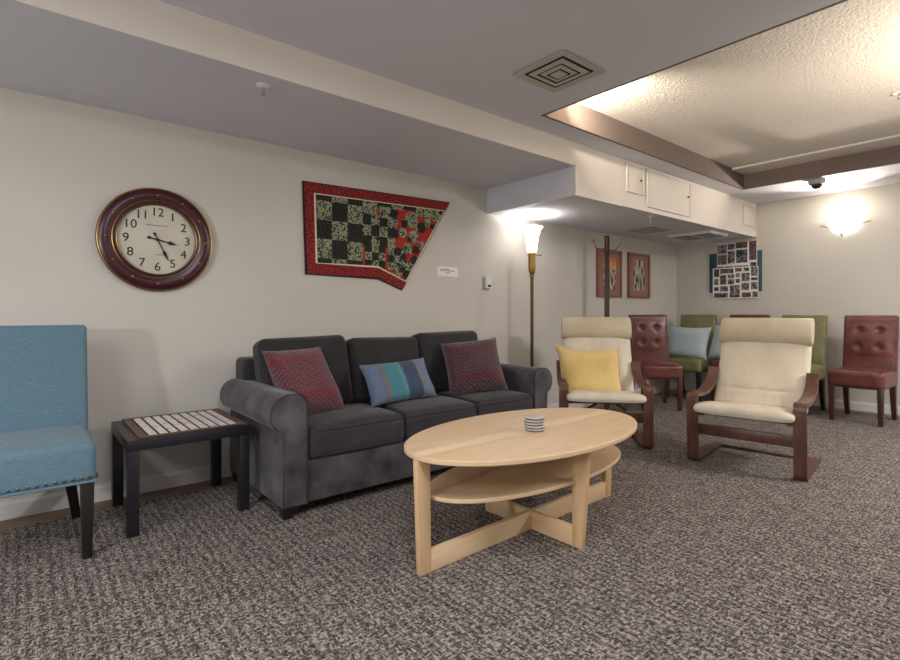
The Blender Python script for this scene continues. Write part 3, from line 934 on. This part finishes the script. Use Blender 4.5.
# coasters
names = ['lowest round stone coaster of the stack on the coffee table', 'second stone coaster from the bottom of the stack on the coffee table',
         'middle round stone coaster of the stack on the coffee table', 'second stone coaster from the top of the stack on the coffee table',
         'topmost round stone coaster of the stack on the coffee table']
z = .4833
first = None
for k in range(5):
    dx, dy = random.uniform(-.004, .004), random.uniform(-.004, .004)
    loc = (-1.645 + dx, 1.885 + dy, z)
    if first is None:
        first = thing('coaster', names[k], 'coaster', loc, 0, 'stack of coasters')
        b = new(); lathe(b, [(.0435, 0), (.0445, .002), (.0435, .0052)], seg=32); obj('cork_backing', b, M['cork'], first)
        b = new(); lathe(b, [(.045, .0052), (.047, .0062), (.047, .0118), (.045, .0128)], seg=32); obj('stone_disc', b, M['coaster'], first)
    else:
        dup(first, loc, random.uniform(0, 3), names[k])
    z += .0137

# ------------------------------------------------------------------ upholstered chairs
def leg4(t, w, yf, yb, h, m, tf=(.036, .05), splay=.0, zf=0, zb=0, inset=0.0):
    for sx in (-1, 1):
        b = new(); taper(b, (sx * w, yf, zf), (tf[0], tf[0], 0), (sx * w, yf, h), (tf[1], tf[1], 0)); obj('leg', b, m, t)
        b = new()
        pts = smooth_path([(sx * (w - inset), yb - splay, h), (sx * (w - inset * .6), yb - splay * .75, h * .6), (sx * w, yb, zb)], 5)
        k = len(pts)
        sec = [(-.5, -.5), (.5, -.5), (.5, .5), (-.5, .5)]
        sweep(b, pts, [(a * tf[1], c * tf[1]) for a, c in sec], up=(1, 0, 0), scale=lambda u: (1 - u * (1 - tf[0] / tf[1]),) * 2)
        obj('leg', b, m, t)

def parsons(name, label, fabric, legm, tufts=False, loc=(0, 0, 0), rz=0, group=None, w=.43, d=.52, st=.485, sb=.335, top=1.018, rake=.07, nails=False, splay=.06, bw=None, foot=0.0, inset=0.0):
    """front faces local -Y"""
    t = thing(name, label, 'chair', loc, rz, group)
    yf, yb = -d / 2, d / 2
    b = new(); rbox(b, (0, -.035, (st + sb) / 2), (w + .01, d - .05, st - sb), .03, 8, (0, .006, .018)); seat = obj('seat', b, fabric, t)
    tk = .075
    th_ = [(-.08, .872), (.08, .872), (-.08, .705), (.08, .705)]
    def fn(p, u):
        z = p.z
        # front face dimples around the buttons
        dy = 0
        if tufts and u[1] < 0:
            for (bx_, bz) in th_:
                q = math.hypot(p.x - bx_, (z + (top + sb) / 2) - bz)
                dy += .024 * math.exp(-(q / .026) ** 2)
                dy += .005 * math.exp(-(((z + (top + sb) / 2) - bz) / .010) ** 2) * math.exp(-((p.x - bx_) / .05) ** 2)
            e = max(0, 1 - (abs(u[0])) ** 6)
            dy -= .012 * e * (1 if abs(z + (top + sb) / 2 - .79) < .18 else 0) * max(0, 1 - (abs(z + (top + sb) / 2 - .79) / .18) ** 4)
        lean = rake * ((z + (top - sb) / 2) / (top - sb)) ** 1.3 if (z + (top - sb) / 2) > 0 else 0
        return Vector((p.x, p.y + dy + lean, p.z))
    b = new(); rbox(b, (0, yb - tk / 2 - .03, (top + sb) / 2), (bw or w, tk, top - sb), .02, 36 if tufts else 10, (0, .008, 0), fn=fn)
    back = obj('backrest', b, fabric, t, angle=60)
    if tufts:
        for (bx_, bz) in th_:
            b = new(); lean = rake * ((bz - sb) / (top - sb)) ** 1.3
            ball(b, (bx_, yb - tk - .03 + lean + .006, bz), .011, 10, (1, .6, 1)); obj('button', b, fabric, back)
    leg4(t, w / 2 - .028, yf + .022, yb - .02 + foot, sb + .01, legm, splay=splay + foot, inset=inset)
    if nails:
        nn = 17
        for i in range(nn):
            x = -w / 2 + .02 + (w - .04) * i / (nn - 1)
            b = new(); ball(b, (x, -.035 - (d - .05) / 2 - .002, sb + .026), .0075, 8, (1, .6, 1)); obj('nailhead', b, M['nail'], seat)
        for sx in (-1, 1):
            for i in range(11):
                y = -.27 + .42 * i / 10
                b = new(); ball(b, (sx * (w / 2 + .006), y, sb + .026), .0075, 8, (.6, 1, 1)); obj('nailhead', b, M['nail'], seat)
        b = new(); rbox(b, (0, -.035, sb + .006), (w + .014, d - .044, .010), .004, 2); obj('piping', b, M['blue'], seat)
    return t
GB = 'leather dining chairs along the back wall'
parsons('dining_chair', 'blue linen chair with nailhead trim and black legs by the side table', M['blue'], M['blackwood'], False, (-2.925, -.02, 0), R(90), None,
        w=.51, d=.52, st=.495, sb=.325, top=.985, rake=.09, nails=True, splay=.06, bw=.528, foot=.09, inset=.05)
mr = parsons('dining_chair', 'maroon tufted leather chair standing alone at the right end of the back wall row', M['maroon'], M['maroon_wood'], True, (-1.30, 6.29, 0), R(-2), GB)
dup(mr, (-2.44, 6.36, 0), 0, 'maroon chair hidden behind the right cream armchair, only its top showing')
dup(mr, (-2.965, 5.40, 0), R(46), 'maroon tufted leather chair against the left wall beside the left armchair')
gr = parsons('dining_chair', 'olive green leather chair behind the right armchair, left of the end maroon chair', M['olive'], M['blackwood'], False, (-1.90, 6.36, 0), R(-3), GB)
dup(gr, (-3.02, 6.36, 0), R(4), 'olive green leather chair in the corner holding the pale blue pillow')

# ------------------------------------------------------------------ bentwood armchairs
def armchair(label, loc, rz):
    t = thing('lounge_armchair', label, 'armchair', loc, rz, 'bentwood lounge armchairs')
    sec = [(-.036, -.012), (.036, -.012), (.036, .012), (-.036, .012)]
    for sx in (-1, 1):
        x = sx * .315
        pts = [(x, .61, .011), (x, .011, .011), (x, -.012, .478), (x, .16, .458), (x, .36, .488), (x, .465, .535), (x, .515, .62)]
        b = new(); sweep(b, fillet(pts, [.04, .045, .08, .08, .07]), sec, up=(1, 0, 0)); obj('arm_frame', b, M['walnut'], t, True, 40)
    b = new(); box(b, (-.286, .035, .195), (.286, .057, .268), .003); obj('front_rail', b, M['walnut'], t)
    b = new(); box(b, (-.286, .565, .001), (.286, .605, .021), .003); obj('floor_rail', b, M['walnut'], t)
    b = new(); box(b, (-.286, .40, .27), (.286, .422, .33), .003); obj('rear_rail', b, M['walnut'], t)
    sec2 = [(-.02, -.011), (.02, -.011), (.02, .011), (-.02, .011)]
    for sx in (-1, 1):
        x = sx * .262
        b = new(); sweep(b, smooth_path([(x, .01, .345), (x, .12, .345), (x, .34, .315), (x, .46, .325), (x, .54, .42), (x, .65, .70), (x, .75, .93), (x, .765, .965)], 5), sec2, up=(1, 0, 0))
        obj('seat_frame', b, M['walnut'], t)
    b = new()
    pth = smooth_path([(0, .03, .357), (0, .16, .36), (0, .36, .335), (0, .45, .345)], 5)
    sweep(b, pth, [(-.24, -.003), (.24, -.003), (.24, .003), (-.24, .003)], up=(1, 0, 0)); obj('webbing', b, M['dark'], t)
    # cushions
    b = new()
    pth = smooth_path([(0, -.045, .36), (0, -.055, .38), (0, -.03, .398), (0, .10, .392), (0, .26, .366), (0, .40, .352), (0, .47, .37)], 6)
    sweep(b, pth[4:], sup(.59, .075), up=(1, 0, 0), scale=lambda u: (1 - .03 * (1 - min(1, u * 12)), min(1, .75 + u * 3)))
    obj('seat_cushion', b, M['cream_l'], t, True, 50)
    def tk(u):
        s1 = 1 - .22 * math.exp(-((u - .36) / .018) ** 2)
        e = min(1, .35 + 8 * min(u, 1 - u)) if min(u, 1 - u) < .1 else 1
        return (1 - .04 * (1 - e), s1 * e)
    b = new()
    pth = smooth_path([(0, .425, .355), (0, .465, .42), (0, .525, .55), (0, .60, .70), (0, .665, .855)], 9)
    sweep(b, pth, sup(.59, .085), up=(1, 0, 0), scale=tk); obj('back_cushion', b, M['cream_l'], t, True, 50)
    b = new()
    # headrest roll, swept across X
    m_ = []
    d = Vector((0, .40, .92)).normalized(); n_ = Vector((0, -.92, .40))
    c = Vector((0, .665, .905))
    sc = []
    for i in range(24):
        a = 2 * PI * i / 24
        sc.append((.105 * math.cos(a) * (1 if abs(math.cos(a)) < 1 else 1), .062 * math.sin(a)))
    xs = [-.300, -.299, -.292, -.2, 0, .2, .292, .299, .300]
    ks = [.90, .95, 1, 1, 1.01, 1, 1, .95, .90]
    rings = []
    for x, k in zip(xs, ks):
        rings.append([b.verts.new(c + Vector((x, 0, 0)) + d * p * k + n_ * q * k) for p, q in sc])
    for k in range(len(rings) - 1):
        for i in range(24):
            j = (i + 1) % 24; b.faces.new((rings[k][i], rings[k][j], rings[k + 1][j], rings[k + 1][i]))
    b.faces.new(rings[0][::-1]); b.faces.new(rings[-1])
    obj('headrest', b, M['cream_d'], t, True, 50)
    return t
aR = armchair('cream leather bentwood armchair, empty, right of the coffee table', (-1.3865, 3.655, 0), R(8.2))
dup(aR, (-2.30, 3.458, 0), R(41), 'cream leather bentwood armchair holding the yellow pillow')

# ------------------------------------------------------------------ sofa
t = thing('sofa', 'charcoal velvet three-seat sofa with rolled arms against the left wall', 'sofa', (-2.95, 1.985, 0))
ox, oy = -2.95, 1.985
def loc_(x, y):
    return x - ox, y - oy
def Lb(lo, hi):
    return (lo[0] - ox, lo[1] - oy, lo[2]), (hi[0] - ox, hi[1] - oy, hi[2])
yl0, yl1, yr0, yr1 = .995, 1.12, 2.87, 3.0
b = new(); lo, hi = Lb((-3.36, yl1, .065), (-2.515, yr0, .28)); rbox(b, [(a + c) / 2 for a, c in zip(lo, hi)], [c - a for a, c in zip(lo, hi)], .012, 4); obj('base', b, M['velvet'], t)
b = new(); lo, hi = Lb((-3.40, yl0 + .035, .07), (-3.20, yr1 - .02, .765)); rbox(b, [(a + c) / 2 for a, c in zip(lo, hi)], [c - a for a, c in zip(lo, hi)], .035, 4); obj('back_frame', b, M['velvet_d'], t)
def armprof(sgn, yin, yout):
    """outline in (Y, Z) of a rolled arm; sgn = -1 left arm, +1 right arm"""
    pts = [(yin, .065), (yin, .585), (yin + sgn * .012, .615), (yin + sgn * .04, .632)]
    cy_, cz_, r = yout - sgn * .035, .535, .10
    a0 = 88; a1 = 222
    for k in range(15):
        a = R(a0 + (a1 - a0) * k / 14)
        pts.append((cy_ + (-sgn) * r * math.cos(a) * 1.0, cz_ + r * math.sin(a)))
    pts += [(yout, .45), (yout, .065)]
    return pts
for sgn, yin, yout in ((-1, yl1, yl0), (1, yr0, yr1)):
    P0 = armprof(sgn, yin, yout)
    b = new(); prism(b, [(y - oy, z_) for y, z_ in P0], 'X', -3.36 - ox, -2.50 - ox)
    es = [e for e in b.edges if abs(e.verts[0].co.x - e.verts[1].co.x) < 1e-6 and e.verts[0].co.x > 0]
    bmesh.ops.bevel(b, geom=es, offset=.012, segments=3, profile=.5, affect='EDGES')
    arm = obj('arm', b, M['velvet'], t, True, 40)
    pts = [(-2.503 - ox, y - oy, z_) for y, z_ in P0]
    b = new(); sweep(b, pts, circ(.0036, 8)); obj('piping', b, M['piping'], arm)
cy = [yl1, 1.735, 2.315, yr0]
for k in range(3):
    a, c = cy[k] + .003, cy[k + 1] - .003
    b = new(); rbox(b, ((-2.50 - 3.0 - .02) / 2 - ox, (a + c) / 2 - oy, .365), (.52, c - a, .165), .038, 8, (.012, .0, .028))
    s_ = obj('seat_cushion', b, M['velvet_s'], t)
    b = new()
    for zz in (.430, .302):
        pts = []
        for q in range(15):
            u = -1 + 2 * q / 14
            pts.append((-2.5035 - ox + .0085 * (1 - u * u), (a + c) / 2 - oy + u * ((c - a) / 2 - .02), zz))
        sweep(b, pts, circ(.0042, 6), up=(0, 0, 1))
    obj('piping', b, M['piping'], s_)
bc = [1.075, 1.665, 2.235, 2.85]
for k in range(3):
    a, c = bc[k] + .004, bc[k + 1] - .004
    tilt = Matrix.Rotation(R(-13), 4, 'Y')
    hgt = .475 + (-.004 if k == 2 else (-.03 if k == 1 else -.008))
    mt = Matrix.Translation((-3.045 - ox, (a + c) / 2 - oy, .43)) @ tilt @ Matrix.Rotation(R((1.2, -1, .8)[k]), 4, 'X')
    b = new(); rbox(b, (0, 0, hgt / 2), (.17, c - a, hgt), .05, 10, (.035, 0, .0), mtx=mt)
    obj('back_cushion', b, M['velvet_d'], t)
for x in (-3.33, -2.555):
    for y in (1.03, 2.94):
        b = new(); p = loc_(x, y); taper(b, (p[0], p[1], 0 if x > -3.28 else -.002), (.05, .05, 0), (p[0], p[1], .07), (.06, .06, 0)); obj('leg', b, M['blackwood'], t)

# ------------------------------------------------------------------ pillows
def pillow(name, label, center, n, w, hgt, tk, roll, m, group=None, sag=.0, seed=1, cat='pillow', ear=0.0):
    n = Vector(n).normalized()
    right = Vector((0, 0, 1)).cross(n).normalized()
    up = n.cross(right).normalized()
    rr = Matrix.Rotation(roll, 3, n)
    right = rr @ right; up = rr @ up
    b = new(); g = 26
    rnd = random.Random(seed)
    ph = [rnd.uniform(0, 6) for _ in range(6)]
    vt = {}
    for s in (1, -1):
        for i in range(g + 1):
            for j in range(g + 1):
                u, v = -1 + 2 * i / g, -1 + 2 * j / g
                edge = i in (0, g) or j in (0, g)
                if edge and s == -1:
                    vt[(s, i, j)] = vt[(1, i, j)]; continue
                pin = 1 - .07 * (1 - v * v) * abs(u) ** 3
                pin2 = 1 - .07 * (1 - u * u) * abs(v) ** 3
                x = u * w / 2 * pin; y = v * hgt / 2 * pin2
                tz = (max(0, 1 - u ** 4) * max(0, 1 - v ** 4)) ** .55
                wr = 1 + .05 * math.sin(4 * u + ph[0] + 2 * v) + .04 * math.sin(5 * v + ph[1] - 3 * u)
                z_ = s * tk / 2 * tz * wr * (1 - .18 * v)
                y -= sag * (1 - u * u) * (.5 + .5 * v) * .5
                if ear and u < 0 and v > 0:
                    x -= ear * .7 * (-u * v) ** 2.5; y += ear * (-u * v) ** 2.5
                vt[(s, i, j)] = b.verts.new((x, y, z_))
    for s in (1, -1):
        for i in range(g):
            for j in range(g):
                q = [vt[(s, i, j)], vt[(s, i + 1, j)], vt[(s, i + 1, j + 1)], vt[(s, i, j + 1)]]
                b.faces.new(q if s == 1 else q[::-1])
    o = obj(name, b, m, None, True, 80)
    o.matrix_world = Matrix((( right.x, up.x, n.x, center[0]), (right.y, up.y, n.y, center[1]), (right.z, up.z, n.z, center[2]), (0, 0, 0, 1)))
    return tag(o, label, cat, group)
G = 'throw pillows on the sofa'
pillow('throw_pillow', 'red chevron pillow leaning in the sofa corner beside the black side table', (-2.86, 1.26, .648), (.80, .10, .58), .39, .45, .15, R(1), M['red_zig'], G, seed=2)
pillow('throw_pillow', 'plum chevron pillow on the sofa seat nearest the floor lamp', (-2.79, 2.53, .655), (.70, -.48, .53), .43, .43, .17, R(7), M['plum_zig'], G, seed=3)
pillow('throw_pillow', 'small blue striped lumbar pillow on the middle seat of the sofa', (-2.80, 1.885, .60), (.86, -.05, .50), .50, .285, .12, R(3), M['stripe'], G, seed=4)
pillow('throw_pillow', 'yellow pillow propped on the left cream armchair', (-2.605, 3.685, .545), (.656 * .87, -.755 * .87, .49), .515, .46, .14, R(1), M['yellow'], None, sag=.05, seed=5, ear=.05)
pillow('throw_pillow', 'pale blue pillow resting on the corner olive green chair', (-3.02, 6.28, .68), (.15, -.93, .33), .51, .42, .17, R(-2), M['paleblue'], None, sag=.02, seed=6)
pillow('throw_pillow', 'pale blue pillow on the maroon chair, mostly hidden by the right armchair', (-2.525, 6.31, .69), (-.05, -.93, .33), .46, .42, .15, R(-3), M['paleblue'], None, seed=7)

# ------------------------------------------------------------------ light
def kelvin(c):
    return lin(c)[:3]
def point(name, loc, power, col, r):
    l = bpy.data.lights.new(name, 'POINT'); l.energy = power; l.color = kelvin(col); l.shadow_soft_size = r
    o = bpy.data.objects.new(name, l); C.objects.link(o); o.location = loc
    return o
def area(name, loc, rot, size, power, col):
    l = bpy.data.lights.new(name, 'AREA'); l.shape = 'RECTANGLE'; l.size, l.size_y = size; l.energy = power; l.color = kelvin(col)
    o = bpy.data.objects.new(name, l); C.objects.link(o); o.location = loc; o.rotation_euler = rot
    return o
WARM = (255, 241, 224)
NEUT = (250, 249, 255)
def spot(name, loc, to, power, col, ang, r):
    l = bpy.data.lights.new(name, 'SPOT'); l.energy = power; l.color = kelvin(col); l.shadow_soft_size = r
    l.spot_size = R(ang); l.spot_blend = .9
    o = bpy.data.objects.new(name, l); C.objects.link(o); o.location = loc
    o.rotation_euler = Vector(to).to_track_quat('-Z', 'Y').to_euler()
    return o
for x_ in (-1.575, .9):
    point('sconce_bulb', (x_, BY - .10, 2.11), 2.5, WARM, .03)
    spot('sconce_uplight', (x_, BY - .17, 2.20), (0, -.92, .38), 85, WARM, 122, .025)
point('lamp_bulb', (-3.22, 3.655, 1.80), 5.5, NEUT, .035)
spot('cove_lamp', (-2.06, TY0 + .05, 2.42), (.08, .9, .30), 75, WARM, 110, .02)
spot('uplighter_bulb', (.25, 3.9, 1.62), (-.15, 0, 1), 145, WARM, 140, .05)
area('ceiling_fill', (-.4, .4, ZC - .03), (0, 0, 0), (1.2, .6), 30, NEUT)  # unseen fill lights added under the ceiling, here and in the next two
area('ceiling_fill', (1.2, 4.8, ZT - .03), (0, 0, 0), (1.2, .6), 90, NEUT)
area('ceiling_fill', (-.2, -1.9, ZC - .03), (0, 0, 0), (1.2, .6), 46, NEUT)
point('standing_lamp', (-.9, -2.55, 1.3), 80, NEUT, .07)

w = bpy.data.worlds.new('room_world'); bpy.context.scene.world = w
w.use_nodes = True
w.node_tree.nodes['Background'].inputs[0].default_value = (.05, .05, .05, 1)

# ------------------------------------------------------------------ camera
cam = bpy.data.cameras.new('camera'); co = bpy.data.objects.new('camera', cam); C.objects.link(co)
co.location = (0, 0, 1.05)
co.rotation_euler = (PI / 2, 0, math.atan2(623, 515))
cam.sensor_width = 36; cam.lens = 515 / 900 * 36
cam.shift_y = -18 / 900
cam.clip_start = .02
sc = bpy.context.scene
sc.camera = co
sc.view_settings.view_transform = 'Standard'
sc.view_settings.look = 'None'
sc.view_settings.exposure = 0.42
sc.view_settings.gamma = 1.0
sc.view_settings.use_curve_mapping = False
